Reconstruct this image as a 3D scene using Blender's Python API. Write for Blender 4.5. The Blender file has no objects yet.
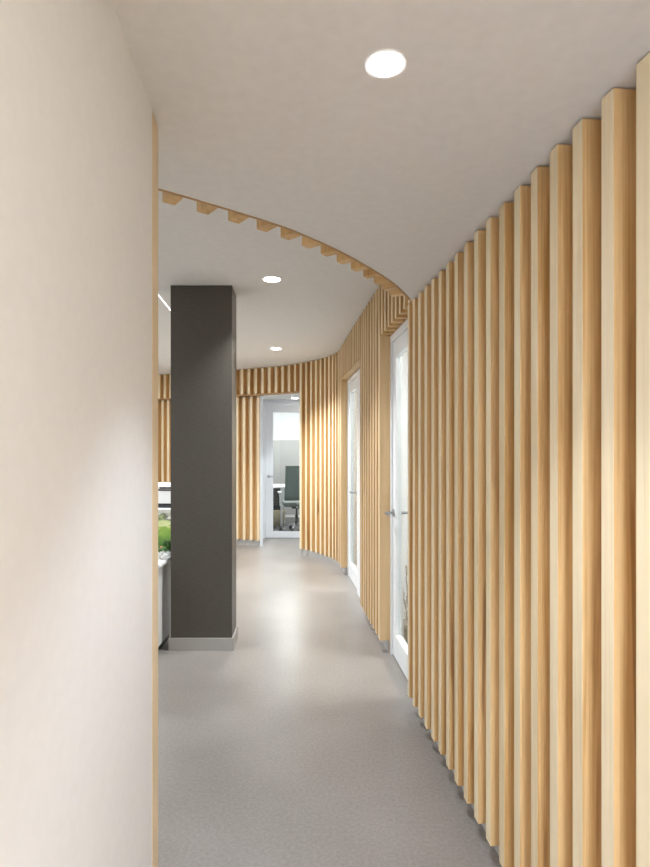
import bpy, bmesh, math, random
from mathutils import Vector
random.seed(7)
S = bpy.context.scene
COL = S.collection
LOW, HIGH, SK = 2.33, 2.72, 0.09          # low ceiling, high ceiling, slat bottom height
SW, SD, SP = 0.045, 0.072, 0.122           # slat width, depth, pitch

# ------------------------------------------------------------------ helpers
def put(o, parent=None):
    COL.objects.link(o)
    if parent: o.parent = parent
    return o
def tag(o, label=None, cat=None, group=None, kind=None):
    if label: o['label'] = label
    if cat: o['category'] = cat
    if group: o['group'] = group
    if kind: o['kind'] = kind
    return o
def thing(name, label, cat, loc=(0,0,0), rz=0, group=None, kind=None):
    o = bpy.data.objects.new(name, None); put(o)
    o.location = loc; o.rotation_euler = (0,0,rz); o.empty_display_size = .1
    return tag(o, label, cat, group, kind)
def obj(name, bm, mat, parent=None, smooth=False):
    bmesh.ops.recalc_face_normals(bm, faces=bm.faces)
    me = bpy.data.meshes.new(name); bm.to_mesh(me); bm.free()
    if smooth:
        for p in me.polygons: p.use_smooth = True
    me.materials.append(mat)
    o = bpy.data.objects.new(name, me)
    return put(o, parent)
def box(bm, x0, x1, y0, y1, z0, z1, bev=0):
    r = bmesh.ops.create_cube(bm, size=1)
    vs = r['verts']
    for v in vs:
        v.co = Vector((x0+(x1-x0)*(v.co.x+.5), y0+(y1-y0)*(v.co.y+.5), z0+(z1-z0)*(v.co.z+.5)))
    if bev:
        es = list({e for v in vs for e in v.link_edges})
        bmesh.ops.bevel(bm, geom=es, offset=bev, segments=2, affect='EDGES', profile=.5)
    return bm
def nb(*a, **k):
    bm = bmesh.new()
    if a: box(bm, *a, **k)
    return bm
def prism(bm, pts, z0, z1):
    b = [bm.verts.new((x,y,z0)) for x,y in pts]; t = [bm.verts.new((x,y,z1)) for x,y in pts]
    bm.faces.new(b); bm.faces.new(t)
    n = len(pts)
    for i in range(n): bm.faces.new((b[i], b[(i+1)%n], t[(i+1)%n], t[i]))
    return bm
def cyl(bm, p0, p1, r0, r1=None, seg=20):
    r1 = r0 if r1 is None else r1
    p0, p1 = Vector(p0), Vector(p1); d = (p1-p0); q = d.to_track_quat('Z','Y')
    A, B = [], []
    for i in range(seg):
        a = 2*math.pi*i/seg; c = Vector((math.cos(a), math.sin(a), 0))
        A.append(bm.verts.new(p0+q@(c*r0))); B.append(bm.verts.new(p1+q@(c*r1)))
    bm.faces.new(A); bm.faces.new(B)
    for i in range(seg): bm.faces.new((A[i],A[(i+1)%seg],B[(i+1)%seg],B[i]))
    return bm
def tube(bm, pts, r, seg=10):
    for a, b in zip(pts, pts[1:]): cyl(bm, a, b, r, r, seg)
    for p in pts[1:-1]:
        m = bmesh.ops.create_uvsphere(bm, u_segments=seg, v_segments=6, radius=r)
        for v in m['verts']: v.co += Vector(p)
    return bm
def lathe(bm, prof, c=(0,0,0), seg=32):
    rings = []
    for r, z in prof:
        rings.append([bm.verts.new((c[0]+r*math.cos(2*math.pi*i/seg), c[1]+r*math.sin(2*math.pi*i/seg), c[2]+z)) for i in range(seg)])
    for A, B in zip(rings, rings[1:]):
        for i in range(seg): bm.faces.new((A[i],A[(i+1)%seg],B[(i+1)%seg],B[i]))
    bm.faces.new(rings[0]); bm.faces.new(rings[-1])
    return bm

# ------------------------------------------------------------------ materials
def mat(name, col, rough=.5, metal=0, spec=.5, emit=None, estr=0):
    m = bpy.data.materials.new(name); m.use_nodes = True
    b = m.node_tree.nodes['Principled BSDF']
    b.inputs['Base Color'].default_value = (*col, 1); b.inputs['Roughness'].default_value = rough
    b.inputs['Metallic'].default_value = metal; b.inputs['Specular IOR Level'].default_value = spec
    if emit: b.inputs['Emission Color'].default_value = (*emit,1); b.inputs['Emission Strength'].default_value = estr
    return m
def noisy(m, scale, c0, c1, mapscale=(1,1,1), bump=0, detail=4, lo=.35, hi=.65):
    nt = m.node_tree; N = nt.nodes; L = nt.links; b = N['Principled BSDF']
    tc = N.new('ShaderNodeTexCoord'); mp = N.new('ShaderNodeMapping'); mp.inputs['Scale'].default_value = mapscale
    no = N.new('ShaderNodeTexNoise'); no.inputs['Scale'].default_value = scale; no.inputs['Detail'].default_value = detail
    cr = N.new('ShaderNodeValToRGB'); cr.color_ramp.elements[0].position = lo; cr.color_ramp.elements[1].position = hi
    cr.color_ramp.elements[0].color = (*c0,1); cr.color_ramp.elements[1].color = (*c1,1)
    L.new(tc.outputs['Object'], mp.inputs[0]); L.new(mp.outputs[0], no.inputs[0])
    L.new(no.outputs['Fac'], cr.inputs[0]); L.new(cr.outputs[0], b.inputs['Base Color'])
    if bump:
        bp = N.new('ShaderNodeBump'); bp.inputs['Strength'].default_value = bump; bp.inputs['Distance'].default_value = .002
        L.new(no.outputs['Fac'], bp.inputs['Height']); L.new(bp.outputs[0], b.inputs['Normal'])
    return m
def wood(name, light, dark, rough=.42, knots=True):
    m = bpy.data.materials.new(name); m.use_nodes = True
    nt = m.node_tree; N = nt.nodes; L = nt.links; b = N['Principled BSDF']
    b.inputs['Roughness'].default_value = rough; b.inputs['Specular IOR Level'].default_value = .4
    tc = N.new('ShaderNodeTexCoord'); oi = N.new('ShaderNodeObjectInfo')
    mul = N.new('ShaderNodeMath'); mul.operation = 'MULTIPLY'; mul.inputs[1].default_value = 37.0
    L.new(oi.outputs['Random'], mul.inputs[0])
    cmb = N.new('ShaderNodeCombineXYZ')
    for i in range(3): L.new(mul.outputs[0], cmb.inputs[i])
    add = N.new('ShaderNodeVectorMath'); add.operation = 'ADD'
    L.new(tc.outputs['Object'], add.inputs[0]); L.new(cmb.outputs[0], add.inputs[1])
    # fine grain
    mp = N.new('ShaderNodeMapping'); mp.inputs['Scale'].default_value = (75,75,1.1)
    n1 = N.new('ShaderNodeTexNoise'); n1.inputs['Scale'].default_value = 2.2; n1.inputs['Detail'].default_value = 5
    L.new(add.outputs[0], mp.inputs[0]); L.new(mp.outputs[0], n1.inputs[0])
    # broad growth figure
    mp2 = N.new('ShaderNodeMapping'); mp2.inputs['Scale'].default_value = (16,16,.9)
    n2 = N.new('ShaderNodeTexNoise'); n2.inputs['Scale'].default_value = 1.0; n2.inputs['Detail'].default_value = 2; n2.inputs['Distortion'].default_value = .6
    L.new(add.outputs[0], mp2.inputs[0]); L.new(mp2.outputs[0], n2.inputs[0])
    mx = N.new('ShaderNodeMath'); mx.operation = 'MULTIPLY_ADD'; mx.inputs[1].default_value = .55
    ad2 = N.new('ShaderNodeMath'); ad2.operation = 'MULTIPLY'; ad2.inputs[1].default_value = .55
    L.new(n2.outputs['Fac'], ad2.inputs[0]); L.new(n1.outputs['Fac'], mx.inputs[0]); L.new(ad2.outputs[0], mx.inputs[2])
    # per-slat tone
    r2 = N.new('ShaderNodeMath'); r2.operation = 'MULTIPLY_ADD'; r2.inputs[1].default_value = .22; r2.inputs[2].default_value = -.12
    L.new(oi.outputs['Random'], r2.inputs[0])
    ad3 = N.new('ShaderNodeMath'); ad3.operation = 'ADD'; L.new(mx.outputs[0], ad3.inputs[0]); L.new(r2.outputs[0], ad3.inputs[1])
    cr = N.new('ShaderNodeValToRGB'); e = cr.color_ramp.elements
    e[0].position = .37; e[0].color = (*dark,1); e[1].position = .61; e[1].color = (*light,1)
    L.new(ad3.outputs[0], cr.inputs[0])
    last = cr.outputs[0]
    if knots:
        mp3 = N.new('ShaderNodeMapping'); mp3.inputs['Scale'].default_value = (24,24,1.3)
        n3 = N.new('ShaderNodeTexNoise'); n3.inputs['Scale'].default_value = .8; n3.inputs['Detail'].default_value = 1.5; n3.inputs['Distortion'].default_value = 1.2
        L.new(add.outputs[0], mp3.inputs[0]); L.new(mp3.outputs[0], n3.inputs[0])
        c3 = N.new('ShaderNodeValToRGB'); c3.color_ramp.elements[0].position = .655; c3.color_ramp.elements[1].position = .74
        c3.color_ramp.elements[0].color = (0,0,0,1); c3.color_ramp.elements[1].color = (.55,.55,.55,1)
        L.new(n3.outputs['Fac'], c3.inputs[0])
        mc = N.new('ShaderNodeMix'); mc.data_type = 'RGBA'; mc.inputs[7].default_value = (.25,.10,.035,1)
        L.new(c3.outputs[0], mc.inputs[0]); L.new(last, mc.inputs[6]); last = mc.outputs[2]
    L.new(last, b.inputs['Base Color'])
    return m
M_WOOD = wood('slat_wood', (.73,.48,.22), (.54,.305,.105))
M_WOODP = wood('panel_wood', (.70,.48,.25), (.56,.35,.155), knots=False)
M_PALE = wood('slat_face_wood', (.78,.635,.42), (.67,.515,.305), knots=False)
M_BACK = wood('backing_wood', (.50,.30,.14), (.38,.20,.08), .6, False)
M_WHITE = noisy(mat('white_paint', (.8,.8,.8), .55), 40, (.82,.845,.875), (.84,.865,.895))
M_CEIL = noisy(mat('ceiling_paint', (.8,.8,.8), .8), 30, (.79,.765,.735), (.82,.795,.765))
M_DOORW = mat('white_lacquer', (.86,.87,.88), .25)
M_BASE = mat('grey_baseboard', (.42,.40,.375), .5)
M_COLB = mat('column_baseboard', (.36,.34,.315), .4)
M_RING = mat('lamp_trim', (.9,.9,.9), .4)
M_LENS = mat('lamp_lens', (1,1,1), .4, emit=(1,.97,.92), estr=14)
M_LED = mat('linear_lamp', (1,1,1), .4, emit=(1,.98,.95), estr=1.6)
M_PANEL = mat('unseen_panel_lamp', (1,1,1), .4, emit=(1,.98,.95), estr=3)
M_STEEL = mat('brushed_steel', (.42,.42,.43), .3, 1)
M_CHROME = mat('polished_metal', (.75,.75,.77), .18, 1)
M_BLACK = mat('black_plastic', (.025,.025,.028), .45)
M_MESH = noisy(mat('grey_green_mesh', (.12,.14,.13), .8), 200, (.12,.145,.135), (.17,.19,.18))
M_LIGHTPL = mat('light_grey_plastic', (.66,.66,.66), .4)
M_FABRIC = noisy(mat('grey_fabric', (.4,.4,.4), .9), 120, (.29,.29,.29), (.35,.35,.35))
M_CARPET = noisy(mat('dark_carpet', (.07,.07,.07), .95), 150, (.06,.058,.06), (.10,.10,.10))
M_CAB = mat('cabinet_white', (.74,.735,.72), .4)
M_POT = mat('glazed_pot', (.82,.82,.80), .25)
M_LEAF = noisy(mat('leaf', (.05,.17,.03), .5), 25, (.03,.12,.015), (.13,.30,.05))
M_ORANGE = mat('flower_orange', (.75,.20,.08), .6)
M_TWIG = mat('twig_grey', (.16,.14,.11), .8)
M_STONE = noisy(mat('stone_pot', (.2,.2,.2), .7), 60, (.14,.145,.14), (.24,.24,.23))
# column cladding: dark grey brushed laminate with fine horizontal grain
M_COL = noisy(mat('column_laminate', (.08,.08,.07), .38), 8, (.058,.048,.037), (.085,.072,.058), (3,3,60), 0, 5)
# concrete
def concrete():
    m = mat('polished_concrete', (.3,.29,.27), .3); nt = m.node_tree; N = nt.nodes; L = nt.links; b = N['Principled BSDF']
    tc = N.new('ShaderNodeTexCoord')
    n1 = N.new('ShaderNodeTexNoise'); n1.inputs['Scale'].default_value = 1.3; n1.inputs['Detail'].default_value = 6
    n2 = N.new('ShaderNodeTexNoise'); n2.inputs['Scale'].default_value = 70; n2.inputs['Detail'].default_value = 6
    L.new(tc.outputs['Object'], n1.inputs[0]); L.new(tc.outputs['Object'], n2.inputs[0])
    mx = N.new('ShaderNodeMath'); mx.operation = 'MULTIPLY_ADD'; mx.inputs[1].default_value = .55
    hl = N.new('ShaderNodeMath'); hl.operation = 'MULTIPLY'; hl.inputs[1].default_value = .55
    L.new(n1.outputs['Fac'], hl.inputs[0]); L.new(n2.outputs['Fac'], mx.inputs[0]); L.new(hl.outputs[0], mx.inputs[2])
    cr = N.new('ShaderNodeValToRGB'); e = cr.color_ramp.elements
    e[0].position = .3; e[0].color = (.185,.163,.147,1); e[1].position = .7; e[1].color = (.305,.275,.250,1)
    L.new(mx.outputs[0], cr.inputs[0]); L.new(cr.outputs[0], b.inputs['Base Color'])
    rr = N.new('ShaderNodeMapRange'); rr.inputs[3].default_value = .24; rr.inputs[4].default_value = .40
    L.new(n1.outputs['Fac'], rr.inputs[0]); L.new(rr.outputs[0], b.inputs['Roughness'])
    return m
M_FLOOR = concrete()
def glass():
    m = bpy.data.materials.new('clear_glass'); m.use_nodes = True; nt = m.node_tree; N = nt.nodes; L = nt.links
    N.remove(N['Principled BSDF']); out = N['Material Output']
    t = N.new('ShaderNodeBsdfTransparent'); t.inputs[0].default_value = (.93,.96,.95,1)
    g = N.new('ShaderNodeBsdfGlossy'); g.inputs['Roughness'].default_value = .02
    lw_ = N.new('ShaderNodeLayerWeight'); lw_.inputs[0].default_value = .5
    pw = N.new('ShaderNodeMath'); pw.operation = 'POWER'; pw.inputs[1].default_value = 5; L.new(lw_.outputs['Facing'], pw.inputs[0])
    f = N.new('ShaderNodeMath'); f.operation = 'MULTIPLY_ADD'; f.inputs[1].default_value = .6; f.inputs[2].default_value = .03; L.new(pw.outputs[0], f.inputs[0]); mx = N.new('ShaderNodeMixShader')
    L.new(f.outputs[0], mx.inputs[0]); L.new(t.outputs[0], mx.inputs[1]); L.new(g.outputs[0], mx.inputs[2]); L.new(mx.outputs[0], out.inputs[0])
    return m
M_GLASS = glass()
def landscape():
    m = mat('meadow_print', (.1,.3,.05), .4); nt = m.node_tree; N = nt.nodes; L = nt.links; b = N['Principled BSDF']
    tc = N.new('ShaderNodeTexCoord'); sp = N.new('ShaderNodeSeparateXYZ'); L.new(tc.outputs['Object'], sp.inputs[0])
    no = N.new('ShaderNodeTexNoise'); no.inputs['Scale'].default_value = 9; no.inputs['Detail'].default_value = 4
    mp = N.new('ShaderNodeMapping'); mp.inputs['Scale'].default_value = (1,1,2.2); L.new(tc.outputs['Object'], mp.inputs[0]); L.new(mp.outputs[0], no.inputs[0])
    ma = N.new('ShaderNodeMath'); ma.operation = 'MULTIPLY_ADD'; ma.inputs[1].default_value = .28; L.new(no.outputs['Fac'], ma.inputs[0]); L.new(sp.outputs['Z'], ma.inputs[2])
    mr = N.new('ShaderNodeMath'); mr.operation = 'MULTIPLY_ADD'; mr.inputs[1].default_value = 1.12; mr.inputs[2].default_value = -.02; L.new(ma.outputs[0], mr.inputs[0])
    cr = N.new('ShaderNodeValToRGB'); e = cr.color_ramp.elements
    e[0].position = .1; e[0].color = (.02,.07,.01,1); e[1].position = 1; e[1].color = (.85,.85,.78,1)
    for p, c in ((.30,(.04,.13,.02)), (.36,(.15,.30,.05)), (.44,(.05,.16,.03)), (.58,(.16,.30,.05)), (.72,(.28,.42,.08)), (.76,(.72,.75,.38)), (.83,(.45,.55,.25)), (.87,(.12,.13,.10)), (.91,(.8,.8,.72))):
        x = e.new(p); x.color = (*c,1)
    L.new(mr.outputs[0], cr.inputs[0]); L.new(cr.outputs[0], b.inputs['Base Color'])
    return m
M_PRINT = landscape()

# ------------------------------------------------------------------ curves in plan
def catmull(P, n=14):
    Q = [P[0]] + P + [P[-1]]; out = []
    for i in range(1, len(Q)-2):
        a,b,c,d = [Vector(q) for q in Q[i-1:i+3]]
        for k in range(n):
            t = k/n
            out.append(.5*((2*b)+(c-a)*t+(2*a-5*b+4*c-d)*t*t+(3*b-a-3*c+d)*t**3))
    out.append(Vector(P[-1])); return out
class Curve:
    def __init__(s, P):
        s.p = catmull(P); s.s = [0]
        for a, b in zip(s.p, s.p[1:]): s.s.append(s.s[-1]+(b-a).length)
        s.len = s.s[-1]
    def at(s, d):
        d = max(0, min(s.len, d)); i = 0
        while i < len(s.s)-2 and s.s[i+1] < d: i += 1
        t = (d-s.s[i])/max(1e-9, s.s[i+1]-s.s[i])
        a = s.p[max(0,i-1)]; b = s.p[min(len(s.p)-1,i+2)]
        return s.p[i].lerp(s.p[i+1], t), (b-a).normalized()
    def off(s, d, o):
        p, t = s.at(d); return (p.x+t.y*o, p.y-t.x*o)
    def find(s, key, val):            # first arclength where coordinate passes val
        for i in range(len(s.p)-1):
            a, b = s.p[i][key], s.p[i+1][key]
            if (a-val)*(b-val) <= 0 and a != b: return s.s[i]+(val-a)/(b-a)*(s.s[i+1]-s.s[i])
    def strip(s, bm, d0, d1, o0, o1, z0, z1, step=.06):
        n = max(1, int((d1-d0)/step)); ds = [d0+(d1-d0)*i/n for i in range(n+1)]
        return prism(bm, [s.off(d,o0) for d in ds]+[s.off(d,o1) for d in reversed(ds)], z0, z1)
WALL = Curve([(1.21,-2.6),(1.03,-1.3),(.84,.1),(.735,.8),(.6745,1.16),(.658,1.277),(.641,1.40),(.6285,1.52),(.6075,1.78),(.568,2.20),(.5265,2.68),(.482,3.13),(.401,4.134),(.3215,5.03),
              (.205,6.45),(.172,6.90),(.084,7.22),(-.036,7.47),(-.179,7.70),(-.352,7.92),(-.595,8.14),(-.98,8.37),(-1.357,8.54),(-2.0,8.80),(-2.62,9.10),(-3.3,9.42),(-4.98,10.1)])
ARC = Curve([(-1.10,1.46),(-.85,1.585),(-.65,1.70),(-.53,1.783),(-.428,1.86),(-.3154,1.950),(-.160,2.082),(-.0496,2.203),(.0741,2.359),(.2204,2.582),(.345,2.80),(.435,3.0),(.482,3.13)])
wy = lambda v: WALL.find(1, v)
wx = lambda v: WALL.find(0, v)

_sl = {}
def slat_mesh(h, depth=SD):
    k = (round(h,4), depth)
    if k not in _sl:
        bm = nb(-SW/2, SW/2, 0, depth, 0, h)
        es = [e for e in bm.edges if abs(e.verts[0].co.z-e.verts[1].co.z) > h/2]
        bmesh.ops.bevel(bm, geom=es, offset=.0016, segments=2, affect='EDGES', profile=.5)
        bmesh.ops.recalc_face_normals(bm, faces=bm.faces)
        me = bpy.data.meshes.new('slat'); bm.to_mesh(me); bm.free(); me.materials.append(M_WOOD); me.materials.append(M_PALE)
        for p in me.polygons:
            if p.normal.y < -.9: p.material_index = 1      # the slats' edges are paler than their broad sides
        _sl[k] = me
    return _sl[k]
def slat(curve, d, z0, z1, parent, side=1, o=0, depth=SD):
    """side=1: back of the slat goes to the right of the curve, -1: to the left"""
    p, t = curve.at(d); x, y = curve.off(d, o)
    s = bpy.data.objects.new('slat', slat_mesh(z1-z0, depth))
    s.location = (x, y, z0)
    ty = Vector((t.y, -t.x))*side                      # local +y
    s.rotation_euler = (0,0, math.atan2(ty.y, ty.x)-math.pi/2)
    return put(s, parent)

# ------------------------------------------------------------------ setting
def struct(name, bm, m, label, parent=None):
    o = obj(name, bm, m, parent)
    if not parent: tag(o, label, None, None, 'structure'); o['category'] = name.split('_')[0]
    return o
struct('floor', nb(-5.1, 3.3, -3.1, 9.42, -.06, 0), M_FLOOR, 'polished grey concrete floor running along the corridor')
struct('floor_carpet', nb(-5.1, 3.3, 9.42, 13.1, -.06, -.001), M_CARPET, 'dark grey carpet in the office behind the far glass door')
# high ceiling
struct('ceiling_high', nb(-5.1, 3.3, 1.3, 13.1, HIGH, HIGH+.08), M_CEIL, 'higher white ceiling beyond the curved timber bulkhead')
# low ceiling slab bounded by the arc
arc_pts = [ARC.off(ARC.len*i/60, 0) for i in range(61)]
lowp = arc_pts + [(.70,3.13),(3.3,3.13),(3.3,-3.1),(-5.1,-3.1),(-5.1,1.46)]
struct('ceiling_low', prism(bmesh.new(), lowp, LOW, HIGH), M_CEIL, 'lower ceiling above the near corridor with a curved edge')
# left wall
ld = Vector((-.084,1)).normalized()
def lw(y): return -.421-.084*(y-1.363)
struct('wall_left', prism(bmesh.new(), [(lw(-3),-3),(lw(1.363),1.363),(lw(1.363)-.12,1.363-.0),(lw(-3)-.12,-3)], 0, LOW), M_WHITE, 'white painted wall at the left edge of the corridor')
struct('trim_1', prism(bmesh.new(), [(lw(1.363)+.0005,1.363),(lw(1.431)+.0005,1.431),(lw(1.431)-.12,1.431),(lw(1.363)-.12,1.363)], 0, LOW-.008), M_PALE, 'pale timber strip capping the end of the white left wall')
struct('wall_rear', nb(-5.1, 1.5, -3.12, -3.0, 0, LOW), M_WHITE, 'white wall closing the corridor behind the viewer')
struct('wall_left_return', nb(-5.0, lw(1.4)-.122, 1.37, 1.45, 0, LOW), M_WHITE, 'white wall on the near side of the open office')
b = bmesh.new(); box(b,-5.1,-4.99,1.37,2.2,0,HIGH); box(b,-5.1,-4.99,8.6,10.3,0,HIGH); box(b,-5.1,-4.99,2.2,8.6,0,.5); box(b,-5.1,-4.99,2.2,8.6,2.6,HIGH)
struct('wall_office', b, M_WHITE, 'white outer wall of the open office')
win = thing('added_window_1', 'long unseen office window added on the far left for daylight', 'window', (-5.04,2.2,.5), 0, None, 'structure')  # unseen window, added so daylight reaches the slat fronts from the left
b = bmesh.new()
box(b,-.03,.03,.001,6.399,.001,.05); box(b,-.03,.03,.001,6.399,2.05,2.099)
for i in range(5): box(b,-.028,.028,.001+i*1.587,.05+i*1.587,.05,2.05)
obj('window_frame', b, M_WHITE, win)
obj('window_glass', nb(-.004,.004,.05,6.35,.05,2.05), M_GLASS, win)
# backing walls behind the slats
b = bmesh.new(); dA1 = wy(3.238)
WALL.strip(b, 0, dA1, SD+.002, SD+.10, 0, LOW)
struct('wall_right', b, M_WOODP, 'timber lined wall behind the near slats on the right')
b = bmesh.new(); WALL.strip(b, 0, dA1, SD+.101, SD+.13, 0, LOW)
struct('wall_near_room', b, M_WHITE, 'white plaster face of the near right wall inside the side room')
b = bmesh.new(); WALL.strip(b, 0, dA1, SD-.012, SD+.001, 0, SK-.002)
struct('baseboard_right', b, M_BASE, 'grey recessed baseboard below the near right slats')
dD0, dD1 = wy(3.243), wy(4.132); dM0, dM1 = wy(5.06), wy(6.66); dR0 = wx(-.375); dEnd = WALL.len
b = bmesh.new()
WALL.strip(b, dD1, dM0, SD+.002, SD+.020, 0, LOW)
WALL.strip(b, dM1, dR0, SD+.002, SD+.10, 0, LOW)
WALL.strip(b, dA1, dEnd, SD+.002, SD+.10, LOW, HIGH)
struct('wall_far', b, M_WOODP, 'curving timber lined wall behind the slats between and beyond the doors')
b = bmesh.new(); WALL.strip(b, dD1+.01, dM0-.01, SD+.021, SD+.10, 0, LOW); WALL.strip(b, dM1+.01, dR0-.01, SD+.101, SD+.13, 0, LOW)
struct('wall_side_rooms', b, M_WHITE, 'white plaster back of the curved timber wall inside the side rooms')
b = bmesh.new(); WALL.strip(b, dD1, dM0, SD-.012, SD+.001, 0, SK-.002)
struct('baseboard_middle', b, M_BASE, 'grey recessed baseboard between the two right hand doors')
b = bmesh.new(); WALL.strip(b, dM1, dR0, SD-.03, SD+.001, 0, SK-.002)
struct('baseboard_far', b, M_BASE, 'grey baseboard below the curved slats beyond the middle door')
# timber linings of the middle door opening and the pier end
def lining(d, w, z1=LOW, o0=.0):
    bm = bmesh.new(); WALL.strip(bm, d, d+w, o0, SD+.10, SK, z1, 1); return bm
struct('trim_2', lining(dM1-.012, .012), M_WOODP, 'timber reveal at the far side of the middle door')
struct('trim_3', lining(dM0, .012), M_WOODP, 'timber reveal at the near side of the middle door')
struct('trim_4', lining(dD1-.012, .011), M_WOODP, 'timber end panel of the pier beside the near door')
b = bmesh.new(); WALL.strip(b, dM0+.013, dM1-.013, .004, SD+.0, LOW-.014, LOW-.001)
struct('trim_5', b, M_WOODP, 'timber soffit over the middle door')
# side rooms
struct('wall_room_near', nb(.74, 3.3, 1.5, 1.58, 0, LOW), M_WHITE, 'white end wall of the near side room')
struct('wall_room_middle', nb(.44, 3.3, 4.95, 5.03, 0, HIGH), M_WHITE, 'white wall between the two side rooms')
struct('wall_room_far', nb(.30, 3.3, 7.3, 7.38, 0, HIGH), M_WHITE, 'white end wall of the middle side room')
struct('wall_outer', nb(3.2, 3.3, 1.58, 9.4, 0, LOW), M_WHITE, 'white outer wall of the side rooms')
# wall holding the far door
fx0, fx1, FY = -1.06, -.02, 9.40
b = nb(-4.98, fx0-.001, FY+.78, FY+.86, 0, HIGH)
struct('wall_office_end', b, M_WHITE, 'white end wall of the open office')
b = bmesh.new(); box(b, fx0-.1, fx0-.001, FY, FY+.779, 0, HIGH); box(b, fx1, 3.3, FY, FY+.08, 0, HIGH); box(b, fx0, fx1, FY, FY+.08, 2.30, HIGH)
struct('wall_door', b, M_WHITE, 'white wall around the far glass door')
# recess in front of the far door
struct('wall_recess_left', prism(bmesh.new(), [(-.996,8.605),(-.962,8.692),(-1.061,9.39),(-1.14,9.39),(-.972,8.70),(-1.0,8.607)], 0, 2.318), M_WHITE, 'white return wall left of the far door')
p1 = WALL.off(dR0, SD+.10)
struct('wall_recess_right', prism(bmesh.new(), [p1, (p1[0]+.08,p1[1]-.05), (fx1+.1,9.39), (fx1+.002,9.39)], 0, 2.318), M_WHITE, 'white return wall right of the far door')
rp = [WALL.off(dR0+(wx(-1.1)-dR0)*i/12, SD+.103) for i in range(13)]
struct('ceiling_recess', prism(bmesh.new(), rp+[(-1.10,9.39),(.04,9.39)], 2.32, 2.38), M_CEIL, 'white lowered ceiling in front of the far door')
# far office shell
struct('wall_end', nb(-3.0, 2.0, 12.9, 13.0, 0, HIGH), M_WHITE, 'white end wall of the office behind the far door')
struct('wall_end_left', nb(-3.1, -3.0, 10.11, 13.0, 0, HIGH), M_WHITE, 'white left wall of the office behind the far door')
struct('wall_end_right', nb(2.0, 2.1, 9.49, 13.0, 0, HIGH), M_WHITE, 'white right wall of the office behind the far door')

# ------------------------------------------------------------------ slat claddings
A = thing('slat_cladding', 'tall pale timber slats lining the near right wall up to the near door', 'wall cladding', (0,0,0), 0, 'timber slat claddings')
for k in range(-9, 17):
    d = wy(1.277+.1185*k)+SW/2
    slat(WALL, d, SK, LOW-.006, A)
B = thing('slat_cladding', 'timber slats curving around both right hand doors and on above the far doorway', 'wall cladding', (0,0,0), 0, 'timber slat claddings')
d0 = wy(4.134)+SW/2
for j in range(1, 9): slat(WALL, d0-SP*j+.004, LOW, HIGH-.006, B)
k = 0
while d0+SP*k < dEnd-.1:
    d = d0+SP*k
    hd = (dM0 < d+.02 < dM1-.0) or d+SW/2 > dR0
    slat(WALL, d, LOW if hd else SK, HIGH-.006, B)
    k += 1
bb = bmesh.new(); WALL.strip(bb, dD0+.002, dD1, SD-.004, SD+.001, LOW+.001, HIGH-.001); obj('backing_board', bb, M_BACK, B)
bb = bmesh.new(); WALL.strip(bb, dR0+.02, dEnd-.1, .03, SD+.10, LOW-.014, LOW-.002); o = obj('bottom_ledge', bb, M_BACK, B)
Cc = thing('slat_cladding', 'short timber slats hanging along the curved edge of the low ceiling', 'wall cladding', (0,0,0), 0, 'timber slat claddings')
bb = bmesh.new(); ARC.strip(bb, 0, ARC.len-.02, -.001, -.011, LOW-.002, HIGH-.002); obj('rim_board', bb, M_BACK, Cc)
d = .06
SP2 = .125
a0 = ARC.find(0, -.4956)+SW/2
n0 = int(a0/SP2)
d = a0-n0*SP2
while d < ARC.len-.05:
    slat(ARC, d, LOW-.004, HIGH-.006, Cc, side=-1, o=-.0115, depth=.070)
    d += SP2
# lower, set-back slats left of the far door
LOWC = Curve([(-1.0,8.60),(-1.4,8.75),(-2.0,8.99),(-2.62,9.29),(-3.3,9.61),(-4.2,9.92)])
D = thing('slat_cladding', 'set back timber slats left of the far door under the curved header', 'wall cladding', (0,0,0), 0, 'timber slat claddings')
d = LOWC.len-SW/2-.02
LL = []
d = .03
while d < LOWC.len-.03:
    # the curve runs towards the left, its back is on the right-hand side
    slat(LOWC, d, SK, LOW-.016, D); d += SP
bb = bmesh.new(); LOWC.strip(bb, 0, LOWC.len, SD+.001, SD+.02, 0, LOW-.016); struct('wall_slatted', bb, M_WOODP, 'timber lined wall behind the set back slats')
bb = bmesh.new(); LOWC.strip(bb, 0, LOWC.len, SD-.012, SD, 0, SK-.002); struct('baseboard_end', bb, M_BASE, 'grey baseboard under the set back slats at the far end')

# ------------------------------------------------------------------ column
ct = thing('column', 'square dark grey column with a pale baseboard left of the corridor', 'column', (-.92,4.3,0))
cp = [(-1.150,4.172),(-.693,4.172),(-.706,4.46),(-1.163,4.46)]
cc = [(x+.92,y-4.3) for x,y in cp]
obj('cladding', prism(bmesh.new(), cc, .0, HIGH-.001), M_COL, ct)
g = .012
bp = [(cc[0][0]-g,cc[0][1]-g),(cc[1][0]+g,cc[1][1]-g),(cc[2][0]+g,cc[2][1]+g),(cc[3][0]-g,cc[3][1]+g)]
bm = prism(bmesh.new(), bp, 0, .093); obj('baseboard', bm, M_COLB, ct)

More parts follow.
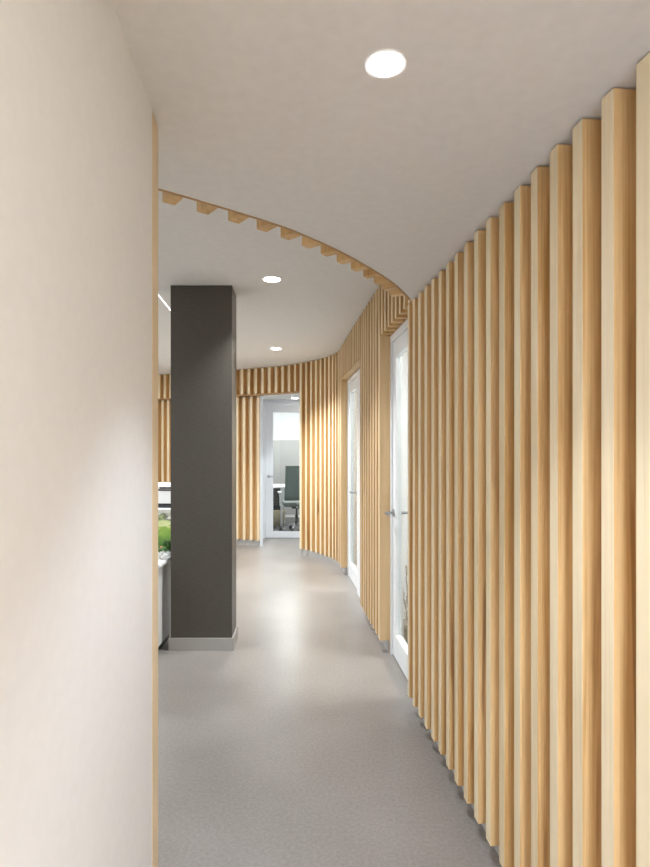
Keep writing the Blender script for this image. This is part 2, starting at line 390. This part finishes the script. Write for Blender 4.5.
# ------------------------------------------------------------------ doors
def lever(parent, u, z, y, dirn, side):
    """lever handle on the plane at local y; side = sign the handle sticks out; dirn = lever direction along local x"""
    bm = bmesh.new()
    cyl(bm, (u,y,z), (u,y+side*.009,z), .026, .026, 24)
    cyl(bm, (u,y+side*.009,z), (u,y+side*.062,z), .0095, .0095, 14)
    tube(bm, [(u,y+side*.062,z),(u+dirn*.03,y+side*.066,z),(u+dirn*.125,y+side*.066,z)], .0095, 12)
    o = obj('door_handle', bm, M_STEEL, parent, smooth=False); return o
def door(name, label, P0, P1, top, stile=.115, hside=0, jamb=.05, extra=0, rail_b=.17, rail_t=.11, head=.05):
    """P0 far/left end, P1 near/right end of the door plane; local +y points away from the corridor"""
    P0, P1 = Vector(P0), Vector(P1); L = (P1-P0).length
    rz = math.atan2(P1.y-P0.y, P1.x-P0.x)
    e = thing(name, label, 'door', (P0.x,P0.y,0), rz, None, 'structure')
    bm = bmesh.new(); box(bm, 0, jamb, 0, .09, 0, top); box(bm, L-jamb-extra, L, 0, .09, 0, top); box(bm, jamb, L-jamb-extra, 0, .09, top-head, top)
    fr = obj('door_frame', bm, M_DOORW, e)
    a, b_ = jamb+.004, L-jamb-extra-.004; t0, t1 = .012, .056
    bm = bmesh.new(); box(bm, a, a+stile, t0, t1, .008, top-head-.004, bev=.002); box(bm, b_-stile, b_, t0, t1, .008, top-head-.004, bev=.002)
    box(bm, a+stile, b_-stile, t0, t1, .008, rail_b); box(bm, a+stile, b_-stile, t0, t1, top-head-.004-rail_t, top-head-.004)
    lf = obj('door_leaf', bm, M_DOORW, e)
    obj('glass_pane', nb(a+stile+.001, b_-stile-.001, .031, .039, rail_b+.001, top-head-.005-rail_t), M_GLASS, lf)
    u = a+stile*.45 if hside == 0 else b_-stile*.45; dr = 1 if hside == 0 else -1
    h = lever(lf, u, 1.04, t0, dr, -1); tag(h, 'brushed steel lever handle')
    lever(lf, u, 1.04, t1, dr, 1)
    return e
# near door: handle at far side
q0 = WALL.off(dD1-.014, SD+.006); q1 = WALL.off(dD0+.002, SD+.006)
door('door_1', 'white framed glass door nearest on the right, lever handle at its far edge', q0, q1, LOW-.003, hside=0, jamb=.04, stile=.095)
q0 = WALL.off(dM1-.014, SD+.004); q1 = WALL.off(dM0+.014, SD+.004)
door('door_2', 'white framed glass door in the middle of the right wall inside a timber reveal', q0, q1, LOW-.016, hside=1, extra=.73, jamb=.035, stile=.085)
door('door_3', 'white framed glass door at the far end of the corridor with an office chair behind it', (fx0+.002,FY+.002), (fx1-.002,FY+.002), 2.298, stile=.13, hside=0, rail_b=.115, rail_t=.13)

# ------------------------------------------------------------------ lights
def lightdata(kind, name, e, col=(.87,.945,1)):
    d = bpy.data.lights.new(name, kind); d.energy = e; d.color = col; return d
def downlight(x, y, z, r, e, label, angle=78, blend=.55, col=(.87,.945,1)):
    t = thing('recessed_downlight', label, 'ceiling light', (x,y,z), 0, 'recessed downlights')
    bm = bmesh.new()
    lathe(bm, [(r*1.02,-.0005),(r*1.25,-.0005),(r*1.25,-.004),(r*1.02,-.003),(r*1.02,-.0005)][:4]); obj('trim_ring', bm, M_RING, t)
    bm = bmesh.new(); cyl(bm, (0,0,-.001), (0,0,-.005), r, r, 32); obj('lamp_lens', bm, M_LENS, t)
    d = lightdata('SPOT', 'downlight_beam', e, col); d.spot_size = math.radians(angle); d.spot_blend = blend; d.shadow_soft_size = .03
    l = bpy.data.objects.new('downlight_beam', d); put(l, t); l.location = (0,0,-.04)
    return t
downlight(.130, 1.205, LOW, .036, 27, 'round downlight in the low ceiling, largest and nearest in view', col=(.83,.90,1))
downlight(.20, -.75, LOW, .038, 27, 'unseen round downlight added in the low ceiling behind the viewer', col=(.83,.90,1))  # added fill behind the camera, no known lamp there
downlight(-.381, 4.02, HIGH, .058, 105, 'round downlight in the high ceiling right of the dark column top', 104, .95)
downlight(-.595, 6.80, HIGH, .060, 210, 'round downlight in the high ceiling nearest the far curved slats', 118, .9)
downlight(-.486, 9.02, 2.32, .05, 30, 'small downlight just in front of the far glass door')
def panel(x, y, z, sx, sy, e, label, col=(.88,.945,1)):  # unseen lights added for brightness, shaped as ceiling panels
    t = thing('unseen_panel_light', label, 'ceiling light', (x,y,z), 0, 'unseen panel lights added to brighten the rooms and corridor')
    bm = nb(-sx/2-.02, sx/2+.02, -sy/2-.02, sy/2+.02, -.008, -.0005); obj('frame', bm, M_RING, t)
    obj('diffuser', nb(-sx/2, sx/2, -sy/2, sy/2, -.011, -.008), M_PANEL, t)
    d = lightdata('AREA', 'panel_fill', e, col); d.shape = 'RECTANGLE'; d.size = sx; d.size_y = sy
    l = bpy.data.objects.new('panel_fill', d); put(l, t); l.location = (0,0,-.015)
panel(-3.1, 3.2, HIGH, 1.2, .6, 26, 'unseen fill panel added over the near part of the open office')
panel(-3.1, 6.6, HIGH, 1.2, .6, 62, 'unseen fill panel added over the far part of the open office')
panel(1.9, 3.6, HIGH, .6, .6, 42, 'unseen panel light in the near side room', (1,.975,.95))
panel(1.7, 6.2, HIGH, .6, .6, 32, 'unseen panel light in the middle side room', (1,.975,.95))
panel(-.6, 11.0, HIGH, .6, .6, 60, 'unseen panel light in the office behind the far door', (1,.975,.94))
panel(.25, -1.5, LOW, .6, .6, 88, 'unseen fill panel added in the low ceiling behind the viewer', (.69,.80,.99))
pd = bpy.data.lights.new('window_portal','AREA'); pd.shape = 'RECTANGLE'; pd.size = 6.4; pd.size_y = 2.1; pd.cycles.is_portal = True
po = bpy.data.objects.new('window_portal', pd); put(po); po.location = (-5.12,5.4,1.55); po.rotation_euler = (math.radians(90),0,math.radians(-90))
# slim linear light
t = thing('linear_light', 'thin white linear light in the ceiling left of the dark column', 'ceiling light', (-1.345,4.8,HIGH), math.radians(4.4))
obj('housing', nb(-.005,.005,-1.2,1.6,-.003,-.0005), M_RING, t); obj('diffuser', nb(-.004,.004,-1.19,1.59,-.005,-.003), M_LED, t)

# ------------------------------------------------------------------ things left of the column
t = thing('low_cabinet', 'white waist high cabinet end standing left of the dark column', 'cabinet', (-1.218,4.04,0), 0)
obj('toe_kick', nb(-.58,-.02,.03,.42,0,.05), M_BLACK, t)
obj('body', nb(-.60,0,0,.45,.05,.645,bev=.006), M_CAB, t)
obj('worktop', nb(-.62,.035,-.012,.46,.646,.67,bev=.004), M_DOORW, t)
t = thing('flower_pot', 'white footed pot with orange flowers on the low white cabinet', 'flower pot', (-1.247,4.20,.67))
bm = bmesh.new(); lathe(bm, [(.026,0),(.024,.006),(.009,.012),(.009,.03),(.030,.038),(.040,.055),(.042,.066),(.038,.066),(.030,.060)], seg=28); obj('pot', bm, M_POT, t, True)
def leaf(bm, p, d, L, w):
    d = Vector(d).normalized(); s = d.cross(Vector((0,0,1)))
    s = s.normalized() if s.length > .01 else Vector((1,0,0)); n = s.cross(d)
    p = Vector(p); ra = []
    for k in range(6):
        f = k/5; c = p+d*L*f+Vector((0,0,-1))*L*.35*f*f; ww = w*math.sin(math.pi*min(.98,f+.08))
        ra.append((bm.verts.new(c-s*ww), bm.verts.new(c+n*.15*ww+Vector((0,0,.0008))), bm.verts.new(c+s*ww)))
    for a, b in zip(ra, ra[1:]):
        bm.faces.new((a[0],a[1],b[1],b[0])); bm.faces.new((a[1],a[2],b[2],b[1]))
bm = bmesh.new()
for k in range(26):
    a = random.uniform(0,6.28); leaf(bm, (.012*math.cos(a),.012*math.sin(a),.06), (math.cos(a),math.sin(a),random.uniform(.1,1.6)), random.uniform(.035,.06), .009)
obj('leaves', bm, M_LEAF, t)
bm = bmesh.new()
for k in range(4):
    c = Vector((random.uniform(-.02,.03),random.uniform(-.02,.02),.095+random.uniform(-.012,.018)))
    for j in range(7):
        a = j*.9; leaf(bm, c, (math.cos(a),math.sin(a),.8), .017, .007)
    m = bmesh.ops.create_uvsphere(bm, u_segments=8, v_segments=6, radius=.006)
    for v in m['verts']: v.co += c
obj('flowers', bm, M_ORANGE, t)
t = thing('potted_plant', 'small dark green leafy plant beside the orange flowers on the low cabinet', 'plant', (-1.215,4.395,.67))
bm = bmesh.new(); lathe(bm, [(.03,0),(.040,.028),(.042,.032),(.036,.032),(.032,.024)], seg=28); obj('pot', bm, M_POT, t, True)
bm = bmesh.new()
for k in range(90):
    a = random.uniform(0,6.28); q = random.uniform(.0,.04); leaf(bm, (q*math.cos(a),q*math.sin(a),.03+random.uniform(0,.06)), (math.cos(a),math.sin(a),random.uniform(.0,1.8)), random.uniform(.04,.075), .013)
obj('leaves', bm, M_LEAF, t)
t = thing('counter', 'counter with a green meadow print on its front under the printer', 'counter', (-2.1,7.0,0))
obj('body', nb(-.75,.42,.012,.6,.06,.735), M_CAB, t)
obj('printed_front', nb(-.75,.42,0,.011,.06,.735), M_PRINT, t)
obj('worktop', nb(-.77,.44,-.02,.62,.736,.76,bev=.003), M_DOORW, t)
obj('toe_kick', nb(-.73,.40,.03,.58,0,.059), M_BLACK, t)
t = thing('printer', 'white office printer with black base on the green printed counter', 'printer', (-2.0,7.22,.76))
obj('base', nb(-.24,.24,-.2,.2,0,.055,bev=.008), M_BLACK, t)
bm = nb(-.25,.25,-.21,.21,.056,.215,bev=.012); obj('body', bm, M_CAB, t)
obj('output_slot', nb(-.2,.2,-.2,.19,.2155,.232), M_BLACK, t)
obj('scanner', nb(-.25,.25,-.21,.21,.233,.275,bev=.01), M_CAB, t)
obj('lid', nb(-.235,.235,-.19,.2,.2765,.30,bev=.008), M_DOORW, t)
obj('control_panel', nb(-.07,.09,-.218,-.2105,.242,.266), M_BLACK, t)

# ------------------------------------------------------------------ twigs in the near room
t = thing('potted_twigs', 'slim dry branching plant in a grey pot just inside the near glass door', 'plant', (.622,4.03,0))
bm = bmesh.new(); lathe(bm, [(.035,0),(.045,.02),(.052,.17),(.054,.22),(.048,.22),(.042,.19)], seg=28); obj('pot', bm, M_STONE, t, True)
bm = bmesh.new()
for k in range(13):
    a = random.uniform(0,6.28); x, y = .02*math.cos(a), .02*math.sin(a); pts = [Vector((x,y,.16))]
    lean = Vector((random.uniform(-.045,0), random.uniform(-.05,.03), 0)); h = random.uniform(.22,.60)
    for j in range(1,7):
        f = j/6; pts.append(Vector((x,y,.16))+lean*f*1.2+Vector((random.uniform(-.006,.006),random.uniform(-.006,.006),h*f)))
    tube(bm, pts, .0025, 5)
    for j in (2,3,4,5):
        d_ = Vector((random.uniform(-.5,.5), random.uniform(-.5,.5), 1)).normalized()
        tube(bm, [pts[j], pts[j]+d_*.05, pts[j]+d_*.075+Vector((0,0,.01))], .0016, 4)
obj('branches', bm, M_TWIG, t)

# ------------------------------------------------------------------ far office
t = thing('office_chair', 'grey green mesh office chair with light frame seen through the far door', 'office chair', (-.52,10.25,0), math.radians(8))
for k in range(5):
    a = math.radians(90+18+72*k); c, s = math.cos(a), math.sin(a)
    bm = bmesh.new()
    A0 = [(-.022,.03),(.022,.03),(.013,.30),(-.013,.30)]
    vb = []; 
    for z_in, z_out in ((.10,.075),(.145,.10)):
        vb.append([bm.verts.new((u*s+v*c, -u*c+v*s, z_in if v < .1 else z_out)) for u, v in A0])
    bm.faces.new(vb[0]); bm.faces.new(vb[1])
    for i in range(4): bm.faces.new((vb[0][i],vb[0][(i+1)%4],vb[1][(i+1)%4],vb[1][i]))
    lg = obj('leg', bm, M_CHROME, t)
    bm = bmesh.new(); px, py = .29*c, .29*s
    for o_ in (-.014,.014): cyl(bm, (px-s*o_-s*.009, py+c*o_+c*.009, .03), (px-s*o_+s*.009, py+c*o_-c*.009, .03), .029, .029, 18)
    cyl(bm, (px,py,.03), (px,py,.08), .008, .008, 8); obj('caster', bm, M_BLACK, lg)
bm = bmesh.new(); cyl(bm, (0,0,.10), (0,0,.30), .028, .028, 18); cyl(bm, (0,0,.30), (0,0,.44), .016, .016, 14); obj('gas_lift', bm, M_BLACK, t)
obj('mechanism', nb(-.09,.09,-.12,.12,.42,.46,bev=.01), M_BLACK, t)
bm = nb(-.25,.25,-.24,.25,.465,.54,bev=.03); obj('seat', bm, M_MESH, t)
bm = bmesh.new()
n = 8; F = []
for i in range(n+1):
    u = -.235+.47*i/n; row = []
    for j in range(9):
        f = j/8; row.append(((u*(1-.06*f)), -.235-.05*f-.02*math.sin(f*3.1)+.6*u*u, .58+.62*f))
    F.append(row)
vf = [[bm.verts.new(c) for c in r] for r in F]; vk = [[bm.verts.new((c[0],c[1]-.018,c[2])) for c in r] for r in F]
for i in range(n):
    for j in range(8):
        bm.faces.new((vf[i][j],vf[i+1][j],vf[i+1][j+1],vf[i][j+1])); bm.faces.new((vk[i][j],vk[i][j+1],vk[i+1][j+1],vk[i+1][j]))
for j in range(8):
    bm.faces.new((vf[0][j],vf[0][j+1],vk[0][j+1],vk[0][j])); bm.faces.new((vf[n][j],vk[n][j],vk[n][j+1],vf[n][j+1]))
for i in range(n):
    bm.faces.new((vf[i][0],vk[i][0],vk[i+1][0],vf[i+1][0])); bm.faces.new((vf[i][8],vf[i+1][8],vk[i+1][8],vk[i][8]))
obj('backrest', bm, M_MESH, t, True)
bm = bmesh.new(); tube(bm, [(-.26,-.23,.80),(-.265,-.235,.58),(-.22,-.26,.555),(.22,-.26,.555),(.265,-.235,.58),(.26,-.23,.80)], .013, 10); tube(bm, [(0,-.26,.555),(0,-.18,.46),(0,-.05,.44)], .02, 10); obj('back_frame', bm, M_LIGHTPL, t)
for s in (-1,1):
    bm = bmesh.new(); tube(bm, [(s*.2,.0,.45),(s*.30,.0,.47),(s*.31,.0,.70)], .012, 10); box(bm, s*.31-.035, s*.31+.035, -.12,.13,.70,.725,bev=.01); obj('armrest', bm, M_LIGHTPL, t)
t = thing('desk', 'white topped desk beside the mesh chair behind the far door', 'desk', (-1.25,11.0,0))
obj('desktop', nb(-.7,.48,-.35,.45,.755,.785,bev=.004), M_DOORW, t)
for x in (-.66,.42):
    for y in (-.31,.39): obj('leg', nb(x-.02,x+.02,y-.02,y+.02,0,.754), M_LIGHTPL, t)
obj('modesty_panel', nb(-.63,.39,.36,.375,.2,.75), M_BLACK, t)
t = thing('desk_screen', 'grey fabric partition screen behind the mesh office chair', 'partition', (-.5,12.3,0))
obj('fabric_panel', nb(-1.6,1.6,0,.05,.06,1.70,bev=.005), M_FABRIC, t)
obj('top_rail', nb(-1.6,1.6,-.003,.053,1.701,1.73), M_LIGHTPL, t)
obj('base_rail', nb(-1.6,1.6,-.003,.053,0,.059), M_LIGHTPL, t)
bm = bmesh.new(); 
t = thing('waste_bin', 'small beige waste bin under the white desk behind the far door', 'waste bin', (-.90,10.9,0))
bm = bmesh.new(); lathe(bm, [(.10,0),(.13,.28),(.135,.30),(.122,.30),(.095,.012)], seg=28)
obj('body', bm, mat('beige_bin', (.55,.48,.33), .5), t, True)

# ------------------------------------------------------------------ camera, world, view
cd = bpy.data.cameras.new('camera'); cam = bpy.data.objects.new('camera', cd); put(cam)
cam.location = (0,0,1.5); cam.rotation_euler = (math.radians(90),0,0)
cd.sensor_fit = 'HORIZONTAL'; cd.sensor_width = 36; cd.lens = 36*560/650; cd.shift_y = 15.5/650; cd.clip_start = .02
S.camera = cam
w = bpy.data.worlds.new('world'); S.world = w; w.use_nodes = True
w.node_tree.nodes['Background'].inputs[0].default_value = (1,.965,.91,1); w.node_tree.nodes['Background'].inputs[1].default_value = .7
S.view_settings.view_transform = 'Standard'; S.view_settings.look = 'None'; S.view_settings.gamma = 1; S.view_settings.use_curve_mapping = False
S.view_settings.exposure = 0.86
